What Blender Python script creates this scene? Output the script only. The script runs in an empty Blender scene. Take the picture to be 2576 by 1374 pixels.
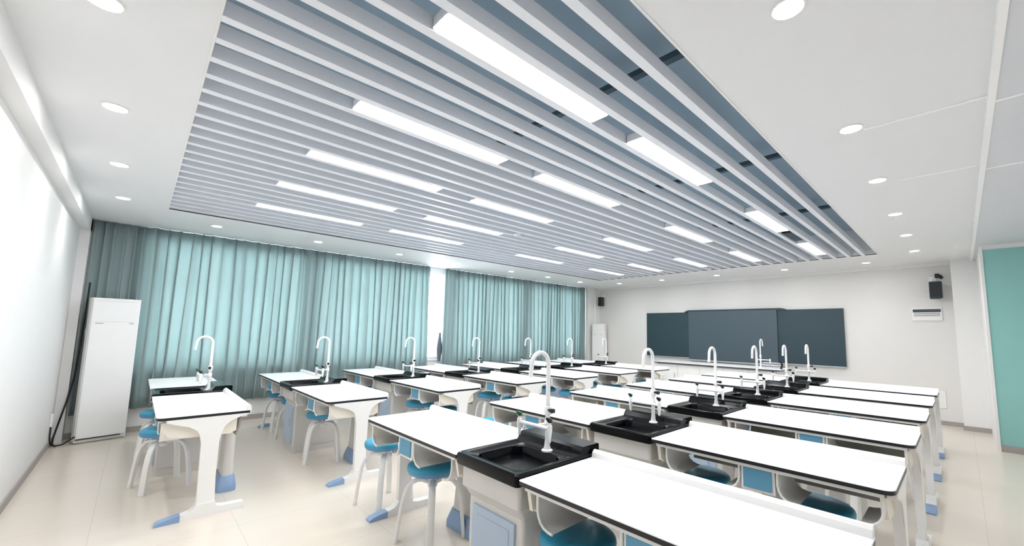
import bpy, bmesh, math, random
from mathutils import Vector, Matrix
random.seed(7)
S = bpy.context.scene
C = S.collection
PI = math.pi
def lin(c):
    return tuple((v/12.92 if v <= .04045 else ((v+.055)/1.055)**2.4) for v in [x/255 for x in c])+(1,)

# ------------------------------------------------------------ camera
W_, H_ = 2576, 1374
yaw, pit, rol = math.radians(-45.7151), math.radians(6.1244), math.radians(1.1306)
fw = Vector((math.sin(yaw)*math.cos(pit), math.cos(yaw)*math.cos(pit), math.sin(pit)))
r_ = Vector((math.cos(yaw), -math.sin(yaw), 0)); u_ = r_.cross(fw)
r2 = r_*math.cos(rol)+u_*math.sin(rol); u2 = u_*math.cos(rol)-r_*math.sin(rol)
cam = bpy.data.cameras.new('camera'); co = bpy.data.objects.new('camera', cam); C.objects.link(co)
M = Matrix((r2, u2, -fw)).transposed().to_4x4(); M.translation = Vector((7.6224, .1837, 1.4721))
co.matrix_world = M
cam.sensor_width = 36; cam.lens = 36*1030.07/W_
cam.shift_x = -(1358.11-W_/2)/W_; cam.shift_y = (725.63-H_/2)/W_
cam.clip_start = .02
S.camera = co
# ------------------------------------------------------------ world, exposure
w = bpy.data.worlds.new('world'); S.world = w; w.use_nodes = True
bg = w.node_tree.nodes['Background']; bg.inputs[0].default_value = (.86, .94, 1, 1); bg.inputs[1].default_value = 6.5
S.view_settings.view_transform = 'Standard'; S.view_settings.look = 'None'
S.view_settings.gamma = 1; S.view_settings.use_curve_mapping = False
S.view_settings.exposure = 1.02
LAMP = 13.0       # troffer emission
SPOT = 8.0       # downlight watts

# ------------------------------------------------------------ materials
MATS = {}
def mat(name, rgb, rough=.5, noise=0, scale=6, metal=0, bump=0, emit=None, es=0, spec=.5, coat=0, stretch=None):
    if name in MATS: return MATS[name]
    m = bpy.data.materials.new(name); m.use_nodes = True
    nt = m.node_tree; b = nt.nodes['Principled BSDF']
    c = lin(rgb)
    b.inputs['Base Color'].default_value = c; b.inputs['Roughness'].default_value = rough
    b.inputs['Metallic'].default_value = metal; b.inputs['Specular IOR Level'].default_value = spec
    b.inputs['Coat Weight'].default_value = coat
    tc = nt.nodes.new('ShaderNodeTexCoord'); n = nt.nodes.new('ShaderNodeTexNoise'); n.inputs['Scale'].default_value = scale
    n.inputs['Detail'].default_value = 3
    src = tc.outputs['Object']
    if stretch:
        mp = nt.nodes.new('ShaderNodeMapping'); mp.inputs['Scale'].default_value = stretch
        nt.links.new(src, mp.inputs[0]); src = mp.outputs[0]
    nt.links.new(src, n.inputs['Vector'])
    if noise:
        mx = nt.nodes.new('ShaderNodeMix'); mx.data_type = 'RGBA'
        mx.inputs[6].default_value = tuple(max(0, v*(1-noise)) for v in c[:3])+(1,)
        mx.inputs[7].default_value = tuple(min(1, v*(1+noise)) for v in c[:3])+(1,)
        nt.links.new(n.outputs['Fac'], mx.inputs[0]); nt.links.new(mx.outputs[2], b.inputs['Base Color'])
    if bump:
        bp = nt.nodes.new('ShaderNodeBump'); bp.inputs['Strength'].default_value = bump; bp.inputs['Distance'].default_value = .01
        nt.links.new(n.outputs['Fac'], bp.inputs['Height']); nt.links.new(bp.outputs[0], b.inputs['Normal'])
    if emit:
        b.inputs['Emission Color'].default_value = lin(emit); b.inputs['Emission Strength'].default_value = es
    MATS[name] = m; return m
WHITE = mat('white_paint', (240, 240, 240), .55, .015)
CEIL = mat('ceiling_paint', (238, 239, 241), .6, .01)
FRONT = mat('grey_wall_paint', (230, 229, 228), .6, .012)
SLATM = mat('baffle_white', (240, 243, 250), .4, .01)
PLEN = mat('plenum_slate', (156, 180, 198), .8, .08, 2)
PIPE = mat('plenum_pipe', (70, 90, 104), .6, .05)
BASEB = mat('baseboard_taupe', (168, 162, 158), .5, .03)
TOPW = mat('worktop_white', (247, 249, 252), .28, .006, 3)
EDGE = mat('black_edge', (22, 24, 32), .35, .05)
BODY = mat('cabinet_grey', (216, 214, 211), .4, .01)
PLAS = mat('white_plastic', (242, 242, 241), .35, .008)
CREAM = mat('cream_plastic', (240, 235, 224), .4, .01)
SHELL = mat('shell_grey', (160, 157, 148), .5, .04, 14)
DOORB = mat('pale_blue_plastic', (178, 195, 216), .4, .01)
PANB = mat('blue_drawer_plastic', (96, 158, 190), .35, .02)
FOOTB = mat('blue_foot_plastic', (140, 168, 204), .4, .02)
SEATB = mat('teal_blue_seat', (50, 150, 184), .38, .05, 4)
SEATR = mat('blue_seat_rim', (96, 146, 190), .4, .03)
SINKM = mat('black_epoxy', (4, 7, 11), .2, .1, 20, spec=.16)
TAPW = mat('tap_white_enamel', (244, 245, 246), .22, .01)
TAPK = mat('tap_black', (18, 20, 24), .3, .05)
TAPG = mat('tap_green', (24, 92, 64), .35, .05)
CHROME = mat('chrome', (200, 204, 208), .18, .02, metal=1)
BBD = mat('chalkboard_slate', (44, 66, 76), .45, .05, 2)
BBS = mat('display_glass', (74, 90, 100), .3, .03, 1)
ALU = mat('brushed_aluminium', (196, 200, 206), .35, .04, 10, metal=.6)
BLK = mat('black_plastic', (30, 34, 38), .4, .05)
TEALSP = mat('dark_teal_plastic', (34, 58, 66), .45, .05)
GREEN = mat('teal_wall_paint', (146, 200, 196), .55, .015)
RUB = mat('cable_rubber', (20, 20, 22), .5, .05)
LEDM = mat('led_diffuser', (255, 255, 255), .5, emit=(255, 255, 255), es=LAMP)
DLM = mat('downlight_lens', (255, 255, 255), .5, emit=(255, 252, 246), es=60)
FRAMEW = mat('window_frame_white', (240, 242, 244), .4, .01)

def curtain_mat(name, rgb):
    m = mat(name, rgb, .8, .05, 30, stretch=(1, 1, .05), spec=.1)
    nt = m.node_tree; b = nt.nodes['Principled BSDF']
    t = nt.nodes.new('ShaderNodeBsdfTranslucent'); t.inputs[0].default_value = lin((204, 221, 219))
    mx = nt.nodes.new('ShaderNodeMixShader'); mx.inputs[0].default_value = .3
    nt.links.new(b.outputs[0], mx.inputs[1]); nt.links.new(t.outputs[0], mx.inputs[2])
    nt.links.new(mx.outputs[0], nt.nodes['Material Output'].inputs[0]); return m
CURT = curtain_mat('curtain_sage', (164, 181, 184))

def floor_mat():
    m = bpy.data.materials.new('cream_floor_tiles'); m.use_nodes = True; nt = m.node_tree; b = nt.nodes['Principled BSDF']
    tc = nt.nodes.new('ShaderNodeTexCoord'); mp = nt.nodes.new('ShaderNodeMapping')
    mp.inputs['Location'].default_value = (-4.55+.78*10, -1.63+.78*10, 0)
    br = nt.nodes.new('ShaderNodeTexBrick'); br.offset = 0; br.squash = 1
    br.inputs['Scale'].default_value = 1; br.inputs['Brick Width'].default_value = .78; br.inputs['Row Height'].default_value = .78
    br.inputs['Mortar Size'].default_value = .0022; br.inputs['Mortar Smooth'].default_value = .3; br.inputs['Bias'].default_value = 0
    br.inputs['Color1'].default_value = lin((224, 215, 203)); br.inputs['Color2'].default_value = lin((222, 213, 201))
    br.inputs['Mortar'].default_value = lin((202, 194, 184))
    n = nt.nodes.new('ShaderNodeTexNoise'); n.inputs['Scale'].default_value = 1.3
    mx = nt.nodes.new('ShaderNodeMix'); mx.data_type = 'RGBA'; mx.blend_type = 'MULTIPLY'; mx.inputs[0].default_value = .06
    nt.links.new(tc.outputs['Object'], mp.inputs[0]); nt.links.new(mp.outputs[0], br.inputs['Vector'])
    nt.links.new(tc.outputs['Object'], n.inputs['Vector'])
    nt.links.new(br.outputs['Color'], mx.inputs[6]); nt.links.new(n.outputs['Color'], mx.inputs[7])
    nt.links.new(mx.outputs[2], b.inputs['Base Color']); b.inputs['Roughness'].default_value = .22
    b.inputs['Specular IOR Level'].default_value = .45
    return m
FLOORM = floor_mat()
SOFF = mat('soffit_grey_paint', (222, 224, 229), .6, .01)
BRIGHT = mat('seam_and_lit_edge_white', (254, 254, 254), .5, .004)

# ------------------------------------------------------------ mesh helpers
def box(bm, x0, x1, y0, y1, z0, z1, bev=0, mi=0):
    vs = [bm.verts.new((x, y, z)) for z in (z0, z1) for y in (y0, y1) for x in (x0, x1)]
    F = [(0, 2, 3, 1), (4, 5, 7, 6), (0, 1, 5, 4), (2, 6, 7, 3), (0, 4, 6, 2), (1, 3, 7, 5)]
    fs = [bm.faces.new([vs[i] for i in f]) for f in F]
    for f in fs: f.material_index = mi
    if bev:
        es = set(e for f in fs for e in f.edges)
        r = bmesh.ops.bevel(bm, geom=list(es), offset=bev, segments=2, profile=.6, affect='EDGES')
        for f in r['faces']: f.material_index = mi
def prism(bm, pts, a0, a1, axis='x', mi=0, side_mi=None):
    """extrude a 2-D outline along an axis; pts are (y,z) for x, (x,z) for y, (x,y) for z"""
    def V(p, a): return {'x': (a, p[0], p[1]), 'y': (p[0], a, p[1]), 'z': (p[0], p[1], a)}[axis]
    A = [bm.verts.new(V(p, a0)) for p in pts]; B = [bm.verts.new(V(p, a1)) for p in pts]
    n = len(pts); f = bm.faces.new(A); f.material_index = mi; g = bm.faces.new(B[::-1]); g.material_index = mi
    for i in range(n):
        h = bm.faces.new([A[i], B[i], B[(i+1) % n], A[(i+1) % n]]); h.material_index = mi if side_mi is None else side_mi
    return A, B
def rrect(x0, x1, y0, y1, r, n=5):
    if not isinstance(r, (list, tuple)): r = [r]*4
    out = []
    for (cx, cy, a, rr) in ((x1, y1, 0, r[2]), (x0, y1, 90, r[3]), (x0, y0, 180, r[0]), (x1, y0, 270, r[1])):
        sx = -1 if cx == x1 else 1; sy = -1 if cy == y1 else 1
        for k in range(n+1):
            t = math.radians(a+90*k/n); out.append((cx+sx*rr+rr*math.cos(t), cy+sy*rr+rr*math.sin(t)))
    return out
def loft(bm, rings, cap0=True, cap1=True, close=True, mi=0):
    R = [[bm.verts.new(p) for p in r] for r in rings]; n = len(R[0])
    for a, b in zip(R, R[1:]):
        for i in range(n if close else n-1):
            f = bm.faces.new([a[i], a[(i+1) % n], b[(i+1) % n], b[i]]); f.material_index = mi
    if cap0: bm.faces.new(R[0][::-1]).material_index = mi
    if cap1: bm.faces.new(R[-1]).material_index = mi
def lathe(bm, prof, cx=0, cy=0, n=20, mi=0):
    rings = [[(cx+max(r, 1e-4)*math.cos(2*PI*k/n), cy+max(r, 1e-4)*math.sin(2*PI*k/n), z) for k in range(n)] for r, z in prof]
    loft(bm, rings, mi=mi)
def tube(bm, path, r, n=10, wide=None, up=Vector((0, 0, 1)), mi=0):
    """sweep a circle (or a wide x r rounded rectangle) along a path"""
    P = [Vector(p) for p in path]; rings = []; prev = None
    for i, p in enumerate(P):
        t = (P[min(i+1, len(P)-1)]-P[max(i-1, 0)]).normalized()
        if prev is None:
            a = up if abs(t.dot(up)) < .95 else Vector((0, 1, 0)); s = t.cross(a).normalized()
        else: s = (prev-t*prev.dot(t)).normalized()
        prev = s; q = t.cross(s).normalized(); rr = r[i] if isinstance(r, (list, tuple)) else r
        if wide:
            pts = rrect(-wide/2, wide/2, -rr, rr, min(rr, wide/2)*.6, 2)
            rings.append([tuple(p+s*a+q*b) for a, b in pts])
        else: rings.append([tuple(p+s*rr*math.cos(2*PI*k/n)+q*rr*math.sin(2*PI*k/n)) for k in range(n)])
    loft(bm, rings, mi=mi)
def arc(cx, cz, r, a0, a1, n=8):
    return [(cx+r*math.cos(math.radians(a0+(a1-a0)*k/n)), cz+r*math.sin(math.radians(a0+(a1-a0)*k/n))) for k in range(n+1)]
def NB(): return bmesh.new()
def obj(name, bm, m, parent=None, smooth=False, label=None, loc=None):
    bmesh.ops.recalc_face_normals(bm, faces=bm.faces)
    me = bpy.data.meshes.new(name); bm.to_mesh(me); bm.free()
    for x in (m if isinstance(m, list) else [m]): me.materials.append(x)
    if smooth:
        me.shade_smooth()
        try: me.set_sharp_from_angle(angle=math.radians(40))
        except Exception: pass
    o = bpy.data.objects.new(name, me); C.objects.link(o)
    if parent: o.parent = parent
    if label: o['label'] = label
    if loc: o.location = loc
    return o
def thing(name, label, cat, loc=(0, 0, 0), rz=0, group=None):
    o = bpy.data.objects.new(name, None); C.objects.link(o); o.empty_display_size = .1
    o.location = loc; o.rotation_euler = (0, 0, rz); o['label'] = label; o['category'] = cat
    if group: o['group'] = group
    return o
def tag(o, label, cat, group=None):
    o['label'] = label; o['category'] = cat
    if group: o['group'] = group
    return o
def struct(name, bm, m, parent=None, smooth=False):
    o = obj(name, bm, m, parent, smooth)
    if not parent: o['kind'] = 'structure'
    return o
KIDS = {}
def kids(o):
    if o.name not in KIDS: KIDS[o.name] = [c for c in bpy.data.objects if c.parent == o]
    return KIDS[o.name]
def dup(root, loc, rz, label, group=None):
    r = root.copy(); C.objects.link(r); r.location = loc; r.rotation_euler = (0, 0, rz); r['label'] = label
    if group: r['group'] = group
    for ch in kids(root):
        c = ch.copy(); C.objects.link(c); c.parent = r
        for g in kids(ch):
            d = g.copy(); C.objects.link(d); d.parent = c
    return r
ORD = ['first', 'second', 'third', 'fourth', 'fifth', 'sixth', 'seventh', 'eighth', 'ninth', 'tenth', 'eleventh', 'twelfth', 'thirteenth', 'fourteenth', 'fifteenth', 'sixteenth', 'seventeenth', 'eighteenth', 'nineteenth', 'twentieth']
ORD += ['twenty-'+w for w in ORD[:9]]

# ------------------------------------------------------------ dimensions
HC = 2.85                      # ceiling
X0, X1 = -.42, 8.75            # curtain wall, right wall
Y0, Y1 = -.45, 10.39           # back wall, front wall
RX0, RX1, RY0, RY1 = 1.10, 6.75, .332, 8.72   # ceiling recess
ZT = .78                       # worktop
ROW0, PITCH, DEP = .3446, 1.1832, .588

# ------------------------------------------------------------ shell
b = NB(); box(b, X0-.3, X1+.3, Y0-.3, Y1+.3, -.1, 0); struct('floor', b, FLOORM)
b = NB()
T = .02
for a in ((X0-.3, RX0, Y0-.2, Y1+.2), (RX1, X1+.2, Y0-.2, Y1+.2), (RX0, RX1, Y0-.2, RY0), (RX0, RX1, RY1, Y1+.2)): box(b, *a, HC, HC+T)
for a in ((RX0-.02, RX0, RY0, RY1), (RX1, RX1+.02, RY0, RY1), (RX0, RX1, RY0-.02, RY0), (RX0, RX1, RY1, RY1+.02)): box(b, *a, HC+T, 3.3)
struct('ceiling', b, CEIL)
b = NB(); box(b, RX0-.3, RX1+.3, RY0-.3, RY1+.3, 3.3, 3.4); struct('ceiling.001', b, PLEN)
# soffit above the right aisle and its seams
b = NB(); box(b, 7.83, X1+.2, Y0-.1, 10.1, 2.812, HC); struct('ceiling.002', b, SOFF)
b = NB(); box(b, 7.812, 7.84, Y0, 10.1, 2.804, HC); struct('trim_11', b, BRIGHT)  # strip added along the soffit step; its lit edge is put into the whiter colour
for i, (y, xa) in enumerate(((3.5, 7.26), (4.8, 7.33))):
    b = NB(); prism(b, [(y-.012, HC-.006), (y+.012, HC-.006), (y+.012, HC+.002), (y-.012, HC+.002)], xa, 7.83, 'x')
    prism(b, [(y-.012, 2.806), (y+.012, 2.806), (y+.012, 2.814), (y-.012, 2.814)], 7.83, X1, 'x')
    struct('trim_%d' % (i+1), b, BRIGHT)
# recess rim
b = NB()
for a in ((RX0-.012, RX0, RY0-.012, RY1+.012), (RX1, RX1+.012, RY0-.012, RY1+.012), (RX0, RX1, RY0-.012, RY0), (RX0, RX1, RY1, RY1+.012)): box(b, *a, HC-.004, HC+.01)
struct('trim_3', b, WHITE)

def wall_open(name, x0, x1, ya, yb, holes, m):
    b = NB(); y = ya
    for (h0, h1, z0, z1) in holes:
        box(b, x0, x1, y, h0, 0, 3.3); box(b, x0, x1, h0, h1, 0, z0); box(b, x0, x1, h0, h1, z1, 3.3); y = h1
    box(b, x0, x1, y, yb, 0, 3.3); return struct(name, b, m)
WIN = [(.25, 2.25, .85, 2.72), (2.45, 5.12, .85, 2.72), (5.3, 7.4, .85, 2.72), (7.6, 9.7, .85, 2.72)]
wall_open('wall_left', X0-.2, X0, Y0-.2, Y1+.2, WIN, WHITE)
GLASS = bpy.data.materials.new('window_glass'); GLASS.use_nodes = True
nt = GLASS.node_tree; nt.nodes.remove(nt.nodes['Principled BSDF'])
tr = nt.nodes.new('ShaderNodeBsdfTransparent'); gl = nt.nodes.new('ShaderNodeBsdfGlossy'); gl.inputs['Roughness'].default_value = .03
mxs = nt.nodes.new('ShaderNodeMixShader'); mxs.inputs[0].default_value = .07
nt.links.new(tr.outputs[0], mxs.inputs[1]); nt.links.new(gl.outputs[0], mxs.inputs[2]); nt.links.new(mxs.outputs[0], nt.nodes['Material Output'].inputs[0])
for i, (ya, yb, za, zb) in enumerate(WIN):
    b = NB(); f = .05; xa, xb = X0-.13, X0-.07
    box(b, xa, xb, ya, yb, za, za+f); box(b, xa, xb, ya, yb, zb-f, zb); box(b, xa, xb, ya, ya+f, za+f, zb-f); box(b, xa, xb, yb-f, yb, za+f, zb-f)
    ym = (ya+yb)/2; box(b, xa, xb, ym-f/2, ym+f/2, za+f, zb-f); box(b, xa, xb, ya+f, ym-f/2, 2.1, 2.14); box(b, xa, xb, ym+f/2, yb-f, 2.1, 2.14)
    wf = struct('window_%d' % (i+1), b, FRAMEW)
    b = NB(); box(b, X0-.102, X0-.098, ya+f, yb-f, za+f, zb-f); obj('pane', b, GLASS, wf)
    b = NB(); box(b, X0-.12, X0+.025, ya-.03, yb+.03, za-.03, za, .005); obj('sill', b, WHITE, wf)
    if i == 1:
        b = NB(); box(b, X0-.07, X0-.045, yb-.045, yb-.02, 1.45, 1.62, .004); obj('handle', b, ALU, wf)
# pillars at both ends of the curtain wall
b = NB(); box(b, X0-.1, -.23, Y0-.1, -.36, 0, 3.0); struct('trim_4', b, WHITE)
b = NB(); box(b, X0-.1, -.23, 9.90, Y1+.1, 0, 3.0); box(b, -.23, -.17, 10.2, Y1+.05, 0, 3.0); struct('trim_5', b, WHITE)
b = NB(); box(b, X0-.3, X1+.2, Y0-.2, Y0, 0, 3.0); struct('wall_back', b, WHITE)
b = NB(); box(b, X0-.3, X1+.2, Y1, Y1+.2, 0, 3.0); struct('wall_front', b, FRONT)
b = NB(); box(b, X1, X1+.2, Y0-.2, Y1+.2, 0, 3.0); struct('wall_right', b, WHITE)
b = NB(); box(b, 7.57, X1, 10.1, Y1+.01, 0, HC-.0); struct('trim_6', b, WHITE)       # white pier right of the board wall
b = NB(); box(b, 7.91, X1+.01, 8.64, 10.1, .085, 2.755); struct('trim_7', b, [GREEN])
b = NB(); box(b, 7.88, 7.91, 8.625, 10.1, 0, 2.815); box(b, 7.91, X1+.01, 8.635, 10.1, 2.755, 2.815); struct('trim_8', b, WHITE)
# cornices
b = NB(); box(b, X0, X1, Y0, -.36, 2.68, HC); struct('trim_9', b, WHITE)
b = NB(); box(b, X0, 7.57, 10.31, Y1, 2.795, HC); struct('trim_10', b, WHITE)
# baseboards
BH = .075
b = NB(); box(b, -.23, X1, Y0, Y0+.012, 0, BH); struct('baseboard_back', b, BASEB)
b = NB(); box(b, -.17, 7.57, Y1-.012, Y1, 0, BH); box(b, 7.558, 7.88, 10.088, 10.1, 0, BH); struct('baseboard_front', b, BASEB)
b = NB(); box(b, X0, X0+.012, -.36, 9.9, 0, BH); struct('baseboard_left', b, BASEB)
b = NB(); box(b, 7.895, X1, 8.628, 8.645, 0, .085); box(b, X1-.012, X1, Y0, 8.64, 0, BH); struct('baseboard_right', b, BASEB)

# ------------------------------------------------------------ ceiling baffles, lamps, plenum
LX = [6.08-.985*j for j in range(5)]
LY = [1.03, 2.60, 4.95, 7.06]; LLEN = 1.17
b = NB(); box(b, -.026, .026, 0, RY1-RY0, 0, .078, .002)
proto = obj('ceiling_baffle', b, SLATM); ns = 28
for i in range(ns):
    x = LX[0]+.0985+.197*(2-i)
    o = proto if i == 0 else proto.copy()
    if i: C.objects.link(o)
    o.location = (x, RY0, HC-.004)
    tag(o, 'long white ceiling baffle, %s counting from the right edge of the recess' % ORD[i], 'ceiling baffle', 'white baffles across the ceiling recess')
proto = thing('linear_lamp', '', 'ceiling light', (0, 0, 0))
b = NB(); loft(b, [[(x, y, z) for x, y in rrect(-q, q, q-.07+e, LLEN-(q-.07)-e, .014, 3)] for q, e, z in ((.0685, .0015, .012), (.0685, .0015, 0), (.0705, -.0005, 0), (.0705, 0, .055))], cap0=True); obj('housing', b, SLATM, proto)
b = NB(); loft(b, [[(x, y, .012) for x, y in rrect(-.068, .068, .002, LLEN-.002, .014, 3)], [(x, y, .004) for x, y in rrect(-.067, .067, .004, LLEN-.004, .016, 3)], [(x, y, .001) for x, y in rrect(-.058, .058, .012, LLEN-.012, .016, 3)]]); obj('diffuser', b, LEDM, proto)
rowname = ['nearest the camera', 'in the second rank from the camera', 'in the third rank from the camera', 'in the rank nearest the blackboard wall']
colname = ['right-hand file', 'second file from the right', 'middle file', 'second file from the curtains', 'file nearest the curtains']
first = True
for j, x in enumerate(LX):
    for i, y in enumerate(LY):
        lab = 'white linear ceiling lamp, %s, %s' % (colname[j], rowname[i])
        if first: o = proto; o.location = (x, y, HC); o['label'] = lab; o['group'] = 'linear lamps between the baffles'; first = False
        else: dup(proto, (x, y, HC), 0, lab, 'linear lamps between the baffles')
# dark service box between two lamps
t = thing('ceiling_vent', 'dark service box set between two lamps in the right-hand file', 'ceiling vent', (6.08, 6.32, HC+.02))
b = NB(); box(b, -.07, .07, 0, .62, 0, .08); obj('housing', b, BLK, t)
b = NB()
box(b, -.062, .062, .03, .59, -.002, 0)
for k in range(6): box(b, -.06, .06, .05+k*.09, .08+k*.09, -.006, -.001)
obj('grille', b, PIPE, t)
# plenum beams and pipes
for k, (y, lab) in enumerate(((2.35, 'nearest'), (4.3, 'second'), (6.4, 'third'))):
    b = NB(); box(b, RX0, RX1, y, y+.05, 3.14, 3.18); tube(b, [(6.67, y+.025, 3.18), (6.67, y+.025, 3.3)], .005, 6); tube(b, [(3.6, y+.025, 3.18), (3.6, y+.025, 3.3)], .005, 6)
    tag(obj('ceiling_rail', b, PIPE), 'dark slim rail crossing above the baffles, %s from the camera' % lab, 'ceiling rail', 'rails above the baffles')
b = NB(); tube(b, [(6.66, RY0, 3.2), (6.66, RY1, 3.2)], .03, 12)
tag(obj('ceiling_conduit', b, PLEN, smooth=True), 'slate grey conduit running along the right edge above the baffles', 'conduit')
def detector(x, y, z, lab):
    t = thing('smoke_detector', lab, 'smoke detector', (x, y, z), 0, 'small round detectors')
    b = NB(); lathe(b, [(.05, 0), (.05, -.014), (.044, -.02)]); obj('base', b, PLAS, t, True)
    b = NB(); lathe(b, [(.034, -.02), (.03, -.038), (.012, -.042)]); obj('sensing_head', b, PLAS, t, True)
detector(6.62, 1.75, 3.3, 'white round detector high above the baffles near the right edge of the recess')
detector(3.33, 3.9, HC-.004, 'small white detector under a baffle in the middle of the ceiling')

DL = {'back': [(5.144, -.04), (3.935, -.04), (2.618, -.05), (1.292, -.05)],
      'curtain': [(.5, y) for y in (.85, 2.14, 3.51, 4.79, 6.2, 7.4, 8.65)],
      'front': [(1.15, 9.55), (2.42, 9.56), (3.8, 9.56), (5.18, 9.56), (6.5, 9.56)],
      'right': [(7.2, y) for y in (2.02, 3.43, 4.68, 6.05, 7.35, 8.72)]}
proto = thing('downlight', '', 'ceiling light')
b = NB(); lathe(b, [(.058, 0), (.066, 0), (.066, -.006), (.058, -.008), (.056, -.003)], n=24); obj('trim_ring', b, PLAS, proto, True)
b = NB(); lathe(b, [(.055, -.001), (.055, -.005), (.02, -.006)], n=24); obj('lens', b, DLM, proto, True)
first = True
dn = {'back': ('the back wall', 'from the right'), 'curtain': ('the curtains', 'from the camera end'), 'front': ('the blackboard wall', 'from the curtain corner'), 'right': ('the right aisle', 'from the camera end')}
for side, pts in DL.items():
    for i, (x, y) in enumerate(pts):
        lab = 'round recessed downlight over %s, %s %s' % (dn[side][0], ORD[i], dn[side][1])
        if first: o = proto; o.location = (x, y, HC); o['label'] = lab; o['group'] = 'round downlights in the ceiling border'; first = False
        else: o = dup(proto, (x, y, HC), 0, lab, 'round downlights in the ceiling border')
        L = bpy.data.lights.new('downlight_glow', 'SPOT'); L.energy = SPOT; L.spot_size = math.radians(125); L.spot_blend = 1; L.shadow_soft_size = .05
        L.color = (1, .985, .96)
        lo = bpy.data.objects.new('downlight_glow', L); C.objects.link(lo); lo.location = (x, y, HC-.03)

# ------------------------------------------------------------ curtains
def curtain(ya, yb, lab, folds, seed, x=-.315, z0=.33, z1=2.842, amp=.062, flare=0, tie=None):
    rnd = random.Random(seed); n = int((yb-ya)*90); zs = [z0+(z1-z0)*k/14 for k in range(15)]
    ph = [rnd.uniform(0, 6.28) for _ in range(8)]; L = yb-ya
    fr = [folds*m for m in (1, 1.37, .53, 2.1)]
    rings = []
    for z in zs:
        q = (z-z0)/(z1-z0); row = []
        for i in range(n+1):
            u = i/n; y = ya+L*u
            a = amp*(1-.25*q)
            warp = u+.012*math.sin(2*PI*1.7*u+ph[4]+1.3*(1-q))+.006*math.sin(2*PI*4.3*u+ph[5]-2*(1-q))
            s = math.sin(2*PI*fr[0]*warp+ph[0])+.55*math.sin(2*PI*fr[1]*warp+ph[1]+.5*q)+.4*math.sin(2*PI*fr[2]*warp+ph[2])+.25*math.sin(2*PI*fr[3]*warp+ph[3]-q)
            yy = y+a*.55*math.cos(2*PI*fr[0]*warp+ph[0])*min(1, u*12, (1-u)*12)+flare*(1-q)*(1 if u > .9 else 0)*(u-.9)*10
            row.append((x+a*.72*(1.25*math.tanh(1.1*s)), yy, z))
        rings.append(row)
    b = NB()
    R = [[b.verts.new(p) for p in r] for r in rings]
    for a_, c_ in zip(R, R[1:]):
        for i in range(n): b.faces.new([a_[i], a_[i+1], c_[i+1], c_[i]])
    o = obj('curtain', b, CURT, smooth=False)
    o.data.shade_smooth()
    m = o.modifiers.new('solid', 'SOLIDIFY'); m.thickness = .003
    tag(o, lab, 'curtain', 'sage green curtains along the window wall'); return o
curtain(-.34, .16, 'darker end curtain of sage green fabric beside the tall white air conditioner', 5, 3, x=-.36, z0=.3, amp=.03)
curtain(.14, 2.165, 'wide sage green curtain behind the nearest pair of desks', 15, 11)
curtain(2.155, 4.62, 'wide sage green curtain just left of the uncovered window strip', 19, 5)
curtain(4.97, 7.485, 'sage green curtain just right of the uncovered window strip', 20, 8)
curtain(7.475, 9.86, 'sage green curtain nearest the blackboard wall', 19, 21)
# dark coat-like bundle beside the gap
b = NB(); rings = []
for k in range(10):
    q = k/9; z = .8+.62*q; ww = .028+.035*math.sin(PI*min(1, q*1.15))
    rings.append([(-.35+.03*math.sin(2*PI*i/12), 4.93+ww*math.cos(2*PI*i/12), z) for i in range(12)])
loft(b, rings); tag(obj('curtain_lining', b, mat('grey_fabric', (96, 104, 114), .8, .05), smooth=True), 'dark grey gathered fabric at the edge of the uncovered window strip', 'fabric')

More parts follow.
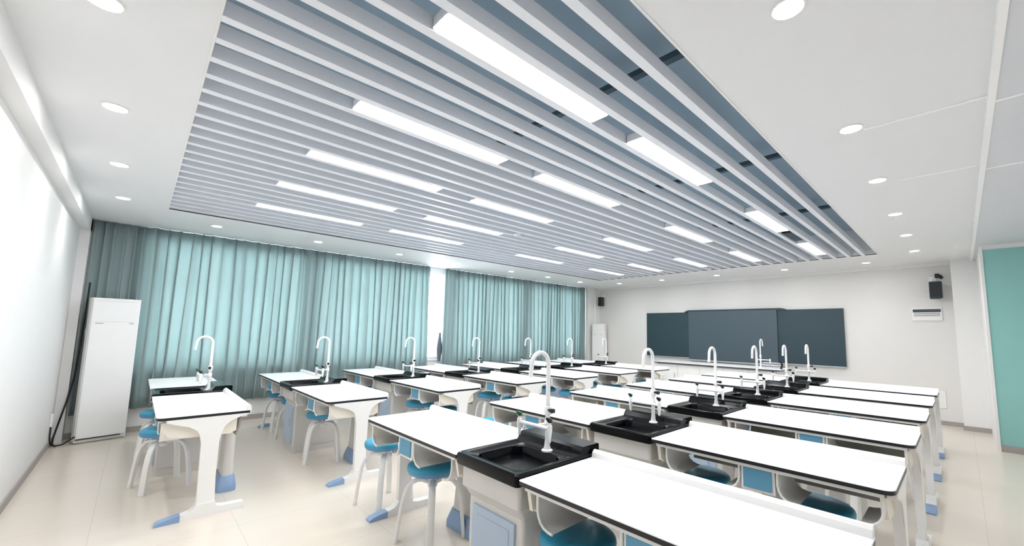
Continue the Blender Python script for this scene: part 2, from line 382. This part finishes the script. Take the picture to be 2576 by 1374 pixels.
# ------------------------------------------------------------ student desk
def make_desk(L, leg_side):
    """origin: worktop front corner at the low-x end, on the floor. leg_side +1: T leg at the far-x end"""
    t = thing('lab_desk', '', 'desk')
    def X(a): return a*L/1.245 if leg_side > 0 else L-a*L/1.245      # a is measured from the sink end
    def xs(a, c): return tuple(sorted((X(a), X(c))))
    rr = [.01, .05, .02, .01] if leg_side > 0 else [.05, .01, .01, .02]
    b = NB()
    loft(b, [[(x, y, ZT-.024) for x, y in rrect(.001, L-.001, .002, DEP, rr)], [(x, y, ZT-.004) for x, y in rrect(0, L, 0, DEP, rr)]], cap1=False, mi=1)
    loft(b, [[(x, y, ZT-.004) for x, y in rrect(0, L, 0, DEP, rr)], [(x, y, ZT-.0005) for x, y in rrect(.0015, L-.0015, .0015, DEP-.0015, rr)], [(x, y, ZT) for x, y in rrect(.005, L-.005, .005, DEP-.005, rr)]], cap0=False)
    obj('tabletop', b, [TOPW, EDGE], t)
    b = NB(); a0, a1 = xs(.0, 1.245)
    prof = [(DEP-.042, ZT-.002), (DEP-.036, ZT+.026)]+arc(DEP-.016, ZT+.024, .016, 150, 0, 6)+[(DEP, ZT-.02), (DEP-.012, ZT-.022), (DEP-.012, ZT-.002)]
    prism(b, prof, a0+.004, a1-.004, 'x'); obj('rear_lip', b, PLAS, t)
    # apron frame under the top
    b = NB(); a0, a1 = xs(.03, 1.2)
    box(b, a0, a1, .015, .05, ZT-.045, ZT-.0245, .004); box(b, a0, a1, DEP-.06, DEP-.02, ZT-.06, ZT-.0245); obj('apron', b, PLAS, t)
    # two open book bays with rounded rims, pale blue drawer between
    for (p, q) in ((.09, .555), (.745, 1.20)):
        a0, a1 = xs(p, q); b = NB()
        h = [(0, .70), (0, .67), (.006, .64), (.02, .614), (.042, .597), (.07, .589), (.095, .587)]
        for sg, ae in ((1, a0+.004), (-1, a1-.004)):
            tube(b, [(ae+sg*u, .04, z) for u, z in [(0, ZT-.03)]+h], .007, 8)
            prism(b, [(ae+sg*u, z) for u, z in [(0, ZT-.03)]+h]+[(ae+sg*(u-.003*(u > .01)-.003), z-.003) for u, z in h[::-1]]+[(ae-sg*.003, ZT-.03)], .04, .33, 'y')
        box(b, a0, a1, .034, .046, ZT-.037, ZT-.026)
        obj('bay_rim', b, PLAS, t, True)
    b = NB(); a0, a1 = xs(.562, .738); box(b, a0, a1, .036, .34, .605, ZT-.03, .006)
    dr = obj('drawer', b, PLAS, t)
    b = NB(); box(b, a0+.014, a1-.014,   .028, .037, .622, ZT-.046, .003); obj('front_panel', b, PANB, dr, label='blue drawer front')
    # rear shell of the bays
    b = NB(); a0, a1 = xs(.06, 1.19)
    sh = [(.50, .575), (.515, .66), (.52, ZT-.02), (.535, ZT-.02), (.53, .655), (.512, .57)]
    prism(b, sh, a0, a1, 'x'); obj('rear_shell', b, SHELL, t)
    # rounded end cheek beside the leg
    b = NB(); a0, a1 = xs(1.185, 1.21)
    pts = [(.03, ZT-.045), (.05, .64)]+[(.10-.06*math.cos(math.radians(a))+.02, .66-.045*math.sin(math.radians(a))) for a in (10, 35, 60, 80)]+[(.16, .61), (.30, .60), (.46, .60), (.50, .62), (.50, ZT-.045)]
    prism(b, pts, a0, a1, 'x'); obj('end_cheek', b, CREAM, t, label='cream rounded end panel')
    b = NB(); a0, a1 = xs(.03, .052); prism(b, pts, a0, a1, 'x'); obj('end_cheek', b, CREAM, t, label='cream rounded end panel')
    # T leg
    a0, a1 = xs(1.182, 1.222) if False else xs(1.213, 1.235)
    post = [(.285, .045)]+[(.282, .3), (.278, .55), (.27, .62), (.25, .66), (.20, .695), (.12, .715), (.06, .735), (.06, ZT-.02), (.56, ZT-.02), (.575, .745), (.52, .735), (.45, .71), (.412, .67), (.395, .62), (.39, .55), (.388, .3), (.40, .045)]
    b = NB(); prism(b, post, a0-.012, a1+.012, 'x')
    bmesh.ops.bevel(b, geom=[e for e in b.edges if abs(e.verts[0].co.x-e.verts[1].co.x) < 1e-5], offset=.005, segments=2, affect='EDGES')
    leg = obj('leg', b, PLAS, t, True)
    foot = [(.19, .0), (.19, .042), (.245, .055), (.27, .075), (.285, .10), (.40, .10), (.41, .065), (.45, .055), (.58, .052), (.592, .04), (.588, .012), (.57, 0)]
    b = NB(); prism(b, foot, a0-.022, a1+.022, 'x'); obj('foot', b, PLAS, leg)
    cap = [(.055, 0), (.052, .012), (.075, .026), (.13, .038), (.195, .046), (.195, 0)]
    b = NB(); prism(b, cap, a0-.026, a1+.026, 'x'); obj('foot_cap', b, FOOTB, leg, label='blue rounded foot cap')
    # central grey pedestal with blue skirt
    cx = L/2; b = NB()
    loft(b, [[(x, y, .06) for x, y in rrect(cx-.15, cx+.15, .495, .585, .035)], [(x, y, .44) for x, y in rrect(cx-.115, cx+.115, .505, .583, .035)], [(x, y, .575) for x, y in rrect(cx-.115, cx+.115, .505, .583, .035)] , [(x, y, ZT-.022) for x, y in rrect(cx-.11, cx+.11, .536, .580, .02)]])
    pd = obj('pedestal', b, BODY, t, True)
    b = NB(); loft(b, [[(x, y, z) for x, y in rrect(cx-w_, cx+w_, .50-e, .589+e*.6, .04)] for w_, z, e in ((.188, 0, .034), (.188, .04, .034), (.178, .075, .024), (.162, .115, .014), (.155, .13, .010))]); obj('skirt', b, FOOTB, pd, True, label='blue flared skirt')
    return t

# ------------------------------------------------------------ sink unit
def make_sink():
    """origin: front-left corner on the floor; width .54"""
    t = thing('sink_unit', '', 'sink'); Wd = .512
    b = NB(); o_ = lambda e, z, r=.02: [(x, y, z) for x, y in rrect(-e, Wd+e, -e, .60+e, r)]
    i_ = lambda x0, x1, y0, y1, z, r: [(x, y, z) for x, y in rrect(x0, x1, y0, y1, r)]
    loft(b, [o_(-.02, .735), o_(0, .737), o_(.004, .745), o_(.004, .79), o_(-.004, .798), i_(.022, Wd-.022, .022, .56, .798, .03), i_(.032, Wd-.032, .032, .55, .789, .035),
             i_(.065, Wd-.055, .06, .40, .787, .06), i_(.072, Wd-.062, .067, .393, .78, .06), i_(.08, Wd-.07, .075, .385, .70, .06), i_(.095, Wd-.085, .09, .37, .60, .06), i_(.13, Wd-.12, .125, .335, .585, .05)])
    bs = obj('basin', b, SINKM, t, True)
    b = NB(); lathe(b, [(.032, .585), (.032, .59), (.026, .592), (.01, .589)], .27, .23, 20); obj('drain', b, CHROME, bs, True)
    b = NB(); prism(b, [(.43, .786), (.455, .80), (.475, .83), (.49, .842), (.62, .842), (.63, .835), (.63, .74), (.55, .74), (.55, .786)], .0, Wd, 'x')
    obj('raised_ledge', b, SINKM, t)
    b = NB(); loft(b, [[(x, y, z) for x, y in rrect(x0, x1, y0, .56, .02)] for x0, x1, y0, z in ((.03, .482, .075, .08), (.03, .482, .075, .56), (.022, .49, .05, .60), (.012, .50, .03, .62), (.012, .50, .03, .7345))]); obj('cabinet_body', b, BODY, t)
    b = NB(); box(b, .08, .43, .062, .076, .10, .53, .004); d = obj('door', b, DOORB, t, label='pale blue cabinet door')
    b = NB(); box(b, .12, .39, .059, .063, .14, .49, .001); box(b, .355, .365, .05, .059, .30, .40, .002); obj('door_panel', b, DOORB, d)
    b = NB(); loft(b, [[(x, y, z) for x, y in rrect(.03-e, .482+e, .075-e, .56+e*.3, .03)] for e, z in ((-.01, 0), (-.01, .06), (-.01, .085))]); obj('plinth', b, BODY, t)
    return t

# ------------------------------------------------------------ lab faucet (origin on the sink deck)
def make_faucet(hook=True):
    t = thing('lab_faucet', '', 'faucet')
    b = NB(); lathe(b, [(.033, 0), (.033, .008), (.022, .014), (.017, .03), (.0145, .06)], n=20); obj('base', b, TAPW, t, True)
    b = NB(); R = .068; zt = .50
    path = [(0, 0, .06), (0, 0, .2), (0, 0, .35), (0, 0, zt)]+[(0, -R+R*math.cos(math.radians(a)), zt+R*math.sin(math.radians(a))) for a in range(15, 181, 15)]+[(0, -2*R-.004, zt-.035), (0, -2*R-.008, zt-.07)]
    tube(b, path, [.0135]*4+[.0125]*(len(path)-6)+[.012, .0135], 12); obj('gooseneck', b, TAPW, t, True)
    b = NB(); lathe(b, [(.019, .205), (.021, .21), (.021, .25), (.017, .256)], n=16); obj('valve_collar', b, TAPW, t, True)
    b = NB(); loft(b, [[(x, -.012+dy, .236+dz) for dy, dz in rrect(-s, s, -s*1.1, s*1.1, s*.5, 2)] for x, s in ((.018, .006), (.03, .008), (.05, .013), (.062, .010))]); obj('valve_knob', b, TAPK, t, True)
    b = NB(); tube(b, [(0, 0, .155), (0, -.085, .155)], .010, 10); tube(b, [(-.15, -.085, .155), (.10, -.085, .155)], .0105, 10); lathe(b, [(.017, .133), (.019, .138), (.019, .172), (.015, .177)], 0, 0, 16); obj('cross_bar', b, TAPW, t, True)
    for x, mk in ((-.15, TAPG), (.10, TAPK)):
        b = NB(); lathe(b, [(.007, .08), (.0085, .083), (.009, .10), (.0125, .128), (.0145, .138), (.0145, .172), (.009, .177), (.009, .187)], x, -.085, 14); nz = obj('nozzle', b, TAPW, t, True)
        b = NB(); rings = [[(x+(.010+.003*s)*math.cos(2*PI*k/12), -.085+(.010+.003*s)*math.sin(2*PI*k/12)-yo, z) for k in range(12)] for s, yo, z in ((0, 0, .188), (2, .002, .198), (3, .006, .207), (1, .014, .214), (-1.5, .022, .218))]
        loft(b, rings); obj('handle', b, mk, nz, True)
    return t

# ------------------------------------------------------------ stool
def make_stool():
    t = thing('stool', '', 'stool')
    b = NB(); lathe(b, [(.02, .462), (.15, .462), (.172, .468), (.18, .48), (.181, .495)], n=36); obj('seat_rim', b, SEATR, t, True, label='paler blue seat rim')
    b = NB(); lathe(b, [(.181, .492), (.1825, .503), (.179, .516), (.165, .527), (.13, .533), (.07, .530), (.02, .528)], n=36); obj('seat', b, SEATB, t, True)
    b = NB(); lathe(b, [(.03, .36), (.034, .365), (.034, .44), (.07, .45), (.075, .462)], n=20); hub = obj('hub', b, PLAS, t, True)
    b = NB(); tube(b, [(.03, 0, .45), (.08, 0, .445), (.085, 0, .445)], [.005, .006, .009], 8); obj('lever', b, TAPK, hub, True)
    for k in range(4):
        a = PI/4+k*PI/2; ca, sa = math.cos(a), math.sin(a)
        prof = [(.03, .395), (.07, .412), (.105, .412), (.142, .396), (.172, .36), (.191, .31), (.203, .25), (.214, .17), (.224, .08), (.233, 0)]
        b = NB(); tube(b, [(r*ca, r*sa, z) for r, z in prof], 0.0125, wide=.046, up=Vector((0, 0, 1)) if True else None); obj('leg', b, PLAS, t, True)
    return t

deskLF, deskLN = make_desk(1.29, -1), make_desk(1.31, 1)
deskRF, deskRN = make_desk(1.27, -1), make_desk(1.245, 1)
sinkP, tapP, stoolP = make_sink(), make_faucet(), make_stool()
used = set()
def place(proto, loc, rz, label, group):
    if proto.name in used: return dup(proto, loc, rz, label, group)
    used.add(proto.name); proto.location = loc; proto.rotation_euler = (0, 0, rz); proto['label'] = label; proto['group'] = group; return proto
rown = ['front-most-in-view', 'second', 'third', 'fourth', 'fifth', 'sixth', 'seventh']
def rl(col, k):
    n = 7 if col == 'L' else 6
    if k == 0: return 'row nearest the camera'
    if k == n-1: return 'row nearest the blackboard'
    return ORD[k]+' row from the camera'
cn = {'L': 'curtain-side block', 'R': 'right-hand block'}
sb = {'L': 'curtain-side block', 'R': 'right block'}
def stools(col, half, k, pts, turn=0):
    for i, (x, y) in enumerate(pts):
        where = '' if len(pts) == 1 else ', left of two,' if i == 0 else ', right of two,'
        lab = 'blue stool%s under the %s desk, %s, %s' % (where, half, rl(col, k).replace('the camera', 'camera').replace('the blackboard', 'blackboard'), sb[col])
        place(stoolP, (x, y, 0), turn+random.Random(int(x*100)+k*7).uniform(-.3, .3)*(0 if turn else 1), lab, 'blue four-legged stools')
jr = random.Random(4)
for k in range(7):
    y = ROW0+k*PITCH
    place(deskLF, (.305, y, 0), 0, 'white lab desk by the curtains, %s, %s' % (rl('L', k), cn['L']), 'white laboratory desks')
    place(deskLN, (2.11, y, 0), 0, 'white lab desk on the central aisle, %s, %s' % (rl('L', k), cn['L']), 'white laboratory desks')
    place(sinkP, (1.5965, y, 0), 0, 'black sink unit between two white desks, %s, %s' % (rl('L', k), cn['L']), 'black sinks between the desks')
    place(tapP, (1.93, y+.445, .787), 0, 'white gooseneck faucet on the black sink, %s, %s' % (rl('L', k), cn['L']), 'white gooseneck faucets')
    j = lambda: jr.uniform(-.03, .03)
    stools('L', 'window-side', k, [(.62+j(), y+.28+j()), (1.33, y+.28 if k else y+.12)] if k < 5 else [(.62+j(), y+.28)])
    stools('L', 'aisle-side', k, [(2.40, .46)] if k == 0 else [(2.50+j()*.5, y+.27)] if k == 1 else [(2.50+j(), y+.26), (3.08+j()*.3, y+.26)])
for k in range(6):
    y = ROW0+(k+1)*PITCH
    place(deskRF, (4.325, y, 0), 0, 'white lab desk on the central aisle, %s, %s' % (rl('R', k), cn['R']), 'white laboratory desks')
    place(deskRN, (6.124, y, 0), 0, 'white lab desk on the right aisle, %s, %s' % (rl('R', k), cn['R']), 'white laboratory desks')
    place(sinkP, (5.602, y, 0), 0, 'black sink unit between two white desks, %s, %s' % (rl('R', k), cn['R']), 'black sinks between the desks')
    place(tapP, (5.90, y+.42, .787), 0, 'white gooseneck faucet on the black sink, %s, %s' % (rl('R', k), cn['R']), 'white gooseneck faucets')
    j = lambda: jr.uniform(-.02, .02)
    stools('R', 'central-aisle', k, [(4.08+j(), y+.29), (4.89+j(), y+.27)])
    if k == 0: stools('R', 'right-aisle', k, [(6.29, y+.24)], .6)
    else: stools('R', 'right-aisle', k, [(6.30, y+.37+j()), (6.98+j(), y+.37)], PI/4)

# ------------------------------------------------------------ air-conditioner style cabinets
def cabinet(p0, p1, dep, h, lab):
    """front face runs p0->p1 on the floor"""
    p0, p1 = Vector(p0), Vector(p1); d = (p1-p0); wd = d.length; a = math.atan2(d.y, d.x)
    t = thing('floor_air_conditioner', lab, 'air conditioner', (p0.x, p0.y, 0), a, 'tall white floor-standing units')
    b = NB(); prism(b, rrect(0, wd, .02, dep, [.02, .02, .05, .05]), .015, h, 'z'); body = obj('body', b, PLAS, t)
    b = NB(); box(b, .01, wd-.01, 0, .022, .06, h-.02, .006); fp = obj('front_panel', b, TAPW, t)
    b = NB(); box(b, .05, wd-.05, -.003, 0.001, h-.30, h-.297); obj('groove', b, BODY, fp, label='fine grey joint line')
    b = NB(); box(b, .05, wd-.05, -.003, .001, h-.04, h-.036); obj('groove', b, BODY, fp, label='fine grey joint line')
    b = NB(); box(b, .05, .12, -.004, .001, h-.33, h-.315); obj('badge', b, ALU, fp)
    b = NB(); box(b, wd-.10, wd-.06, -.004, .001, h-.33, h-.31); obj('badge', b, ALU, fp)
    b = NB(); box(b, .01, wd-.06, -.004, .015, .05, .058); obj('base_gap', b, BLK, t)
    b = NB(); box(b, .02, wd-.02, .04, dep-.04, 0, .016); obj('base', b, BODY, t)
    b = NB(); box(b, -.004, .004, .12, .15, h-.48, h-.40); box(b, -.004, .004, .10, .16, h-.52, h-.515); obj('side_latch', b, BODY, t)
    return t
cabinet((.01, -.245), (-.095, .205), .20, 1.80, 'tall white floor-standing air conditioner in the near left corner before the curtains')
cabinet((-.10, 9.93), (.25, 10.05), .30, 1.76, 'tall white floor-standing air conditioner in the far corner beside the blackboard wall')

# cable at the near left corner
b = NB(); tube(b, [(-.215, -.30, 2.0), (-.215, -.305, 1.6), (-.212, -.31, 1.2), (-.21, -.32, .9), (-.205, -.33, .75), (-.19, -.36, .5), (-.17, -.40, .25), (-.14, -.425, .08), (-.08, -.42, .015), (.0, -.39, .012), (.06, -.33, .03), (.03, -.24, .10)], .009, 8)
tag(obj('power_cable', b, RUB, smooth=True), 'black power cable hanging in the near left corner by the air conditioner', 'cable')
t = thing('wall_conduit', 'short white conduit with black lower end on the back wall near the corner', 'conduit', (.05, -.435, 0))
b = NB(); box(b, -.014, .014, -.014, .006, .25, .40, .003); obj('cover', b, PLAS, t)
b = NB(); tube(b, [(0, -.004, .25), (0, -.003, .15), (.0, .0, .1), (-.05, .01, .03), (-.10, .01, .012)], .007, 8); obj('cable_end', b, RUB, t, True)

# ------------------------------------------------------------ blackboard wall
t = thing('blackboard', 'wide dark sliding blackboard with a grey display in its middle on the front wall', 'blackboard', (3.75, 10.39, 0))
b = NB(); box(b, 1.511-3.75, 2.76-3.75, -.05, 0, .905, 2.06, .004); obj('side_board', b, BBD, t)
b = NB(); box(b, 4.79-3.75, 5.994-3.75, -.05, 0, .90, 2.075, .004); obj('side_board', b, BBD, t)
b = NB(); prism(b, [(2.62-3.75, 2.066), (2.70-3.75, 2.10), (2.74-3.75, 2.112), (4.86-3.75, 2.112), (4.92-3.75, 2.10), (5.0-3.75, 2.07)], -.075, -.0, 'y'); obj('top_rail', b, BBD, t)
b = NB(); box(b, 2.74-3.75, 4.79-3.75, -.085, -.0, .88, 2.07, .003); obj('display', b, BBS, t, label='lighter grey flat display')
b = NB(); box(b, 1.52-3.75, 6.0-3.75, -.07, 0, .885, .904, .002); box(b, 2.75-3.75, 4.95-3.75, -.15, -.03, .845, .872, .004); obj('chalk_ledge', b, ALU, t)
def speaker(x, z, w, h, m, lab, swing):
    t = thing('wall_speaker', lab, 'speaker', (x, 10.39, z))
    b = NB(); prism(b, [(-w/2, -.25), (w/2, -.25), (w/2*.75, -.08), (-w/2*.75, -.08)], 0, h, 'z'); bmesh.ops.rotate(b, verts=b.verts, cent=(0, 0, 0), matrix=Matrix.Rotation(swing, 3, 'Z')); bmesh.ops.bevel(b, geom=b.edges[:], offset=.008, segments=2, affect='EDGES'); e = obj('enclosure', b, m, t)
    b = NB(); prism(b, [(-w/2*.84, -.254), (w/2*.84, -.254), (w/2*.84, -.248), (-w/2*.84, -.248)], .03, h-.03, 'z'); bmesh.ops.rotate(b, verts=b.verts, cent=(0, 0, 0), matrix=Matrix.Rotation(swing, 3, 'Z')); obj('grille', b, BLK, e)
    b = NB(); tube(b, [(0, 0, h+.05), (0, -.10, h+.05), (0, -.14, h-.01)], .014, 8); box(b, -.05, .05, -.02, 0, h+.0, h+.11, .003); obj('bracket', b, PLAS, t)
speaker(0.02, 2.30, .13, .27, BLK, 'small black speaker high on the blackboard wall by the curtain corner', 0)
speaker(7.33, 2.20, .17, .30, TEALSP, 'larger dark speaker high on the blackboard wall at the right', .15)
b = NB(); tube(b, [(7.40, 10.36, 2.62), (7.43, 10.28, 2.60), (7.45, 10.26, 2.56)], [.02, .03, .025], 10); box(b, 7.36, 7.42, 10.36, 10.39, 2.58, 2.66, .003)
tag(obj('security_camera', b, BLK, smooth=True), 'little black camera on the wall just above the right-hand speaker', 'camera')
t = thing('breaker_panel', 'white electrical panel with dark window on the wall right of the blackboard', 'electrical panel', (7.217, 10.39, 1.82))
b = NB(); box(b, -.2, .2, -.025, 0, 0, .235, .004); obj('housing', b, PLAS, t)
b = NB(); box(b, -.185, .185, -.03, -.02, .15, .205, .002); obj('window_flap', b, mat('smoke_window', (70, 74, 80), .3, .03), t)
b = NB(); box(b, -.17, .17, -.03, -.02, .08, .135, .001)
br_ = obj('breaker_row', b, mat('breaker_grey', (176, 178, 180), .5, .05), t)
b = NB()
for k in range(15): box(b, -.16+k*.0215, -.16+k*.0215+.013, -.036, -.029, .095, .12, .001)
obj('switches', b, PLAS, br_)
t = thing('wall_plate', 'blank white plate low on the front wall behind the last right desk', 'wall plate', (7.316, 10.39, .29))
b = NB(); box(b, -.06, .06, -.012, 0, 0, .313, .004); obj('cover', b, PLAS, t)
b = NB(); box(b, -.06, .06, -.014, -.011, .305, .313, .001); obj('rim', b, BODY, t)

# ------------------------------------------------------------ teacher's bench with tap
t = thing('demonstration_bench', 'long white demonstration bench with black-edged top in front of the blackboard', 'bench', (3.9, 8.95, 0))
b = NB(); box(b, -1.40, 1.30, 0, .7, .84, .845+.005, .002, 0); box(b, -1.40, 1.30, -.004, .704, .822, .84, .002, 1); obj('bench_top', b, [TOPW, EDGE], t)
b = NB(); box(b, -1.33, 1.23, .06, .64, .06, .822, .006); bd = obj('cabinet_body', b, PLAS, t)
for k in range(5):
    b = NB(); box(b, -1.30+k*.505, -1.30+k*.505+.485, .045, .061, .09, .80, .004); d = obj('door', b, PLAS, t)
    b = NB(); box(b, -.88+k*.505, -.865+k*.505, .03, .045, .5, .62, .003); obj('handle', b, ALU, d)
b = NB(); box(b, -1.30, 1.20, .08, .62, 0, .06); obj('plinth', b, BASEB, t)
place(tapP, (4.76, 9.25, .85), PI, 'white gooseneck faucet on the demonstration bench, its spout turned to the blackboard', 'white gooseneck faucets')
t = thing('wire_rack', 'small grey wire rack beside the faucet on the demonstration bench', 'rack', (4.97, 9.2, .85))
b = NB()
for z in (.01, .06, .11):
    tube(b, [(-.16, -.06, z), (.16, -.06, z)], .004, 6); tube(b, [(-.16, .06, z), (.16, .06, z)], .004, 6)
for k in range(14):
    for yy in (-.06, .06): tube(b, [(-.16+k*.0246, yy, 0), (-.16+k*.0246, yy, .115)], .0025, 5)
obj('basket', b, ALU, t)
b = NB(); tube(b, [(.17, 0, 0), (.19, 0, .08), (.17, 0, .15)], .018, 8); obj('end_clip', b, BLK, t, True)
# power outlet on an aisle-end leg, and baskets in the far aisle bays
t = thing('power_outlet', 'white twin power outlet on the end of the last aisle desk, curtain-side block', 'power outlet', (3.425, ROW0+6*PITCH+.20, .60))
b = NB(); box(b, 0, .02, 0, .14, 0, .09, .003); obj('plate', b, PLAS, t)
b = NB()
for k in range(2):
    for q in range(2): box(b, .0195, .0215, .03+k*.06, .05+k*.06, .02+q*.035, .032+q*.035)
obj('sockets', b, BODY, t)
print('objects', len(bpy.data.objects))
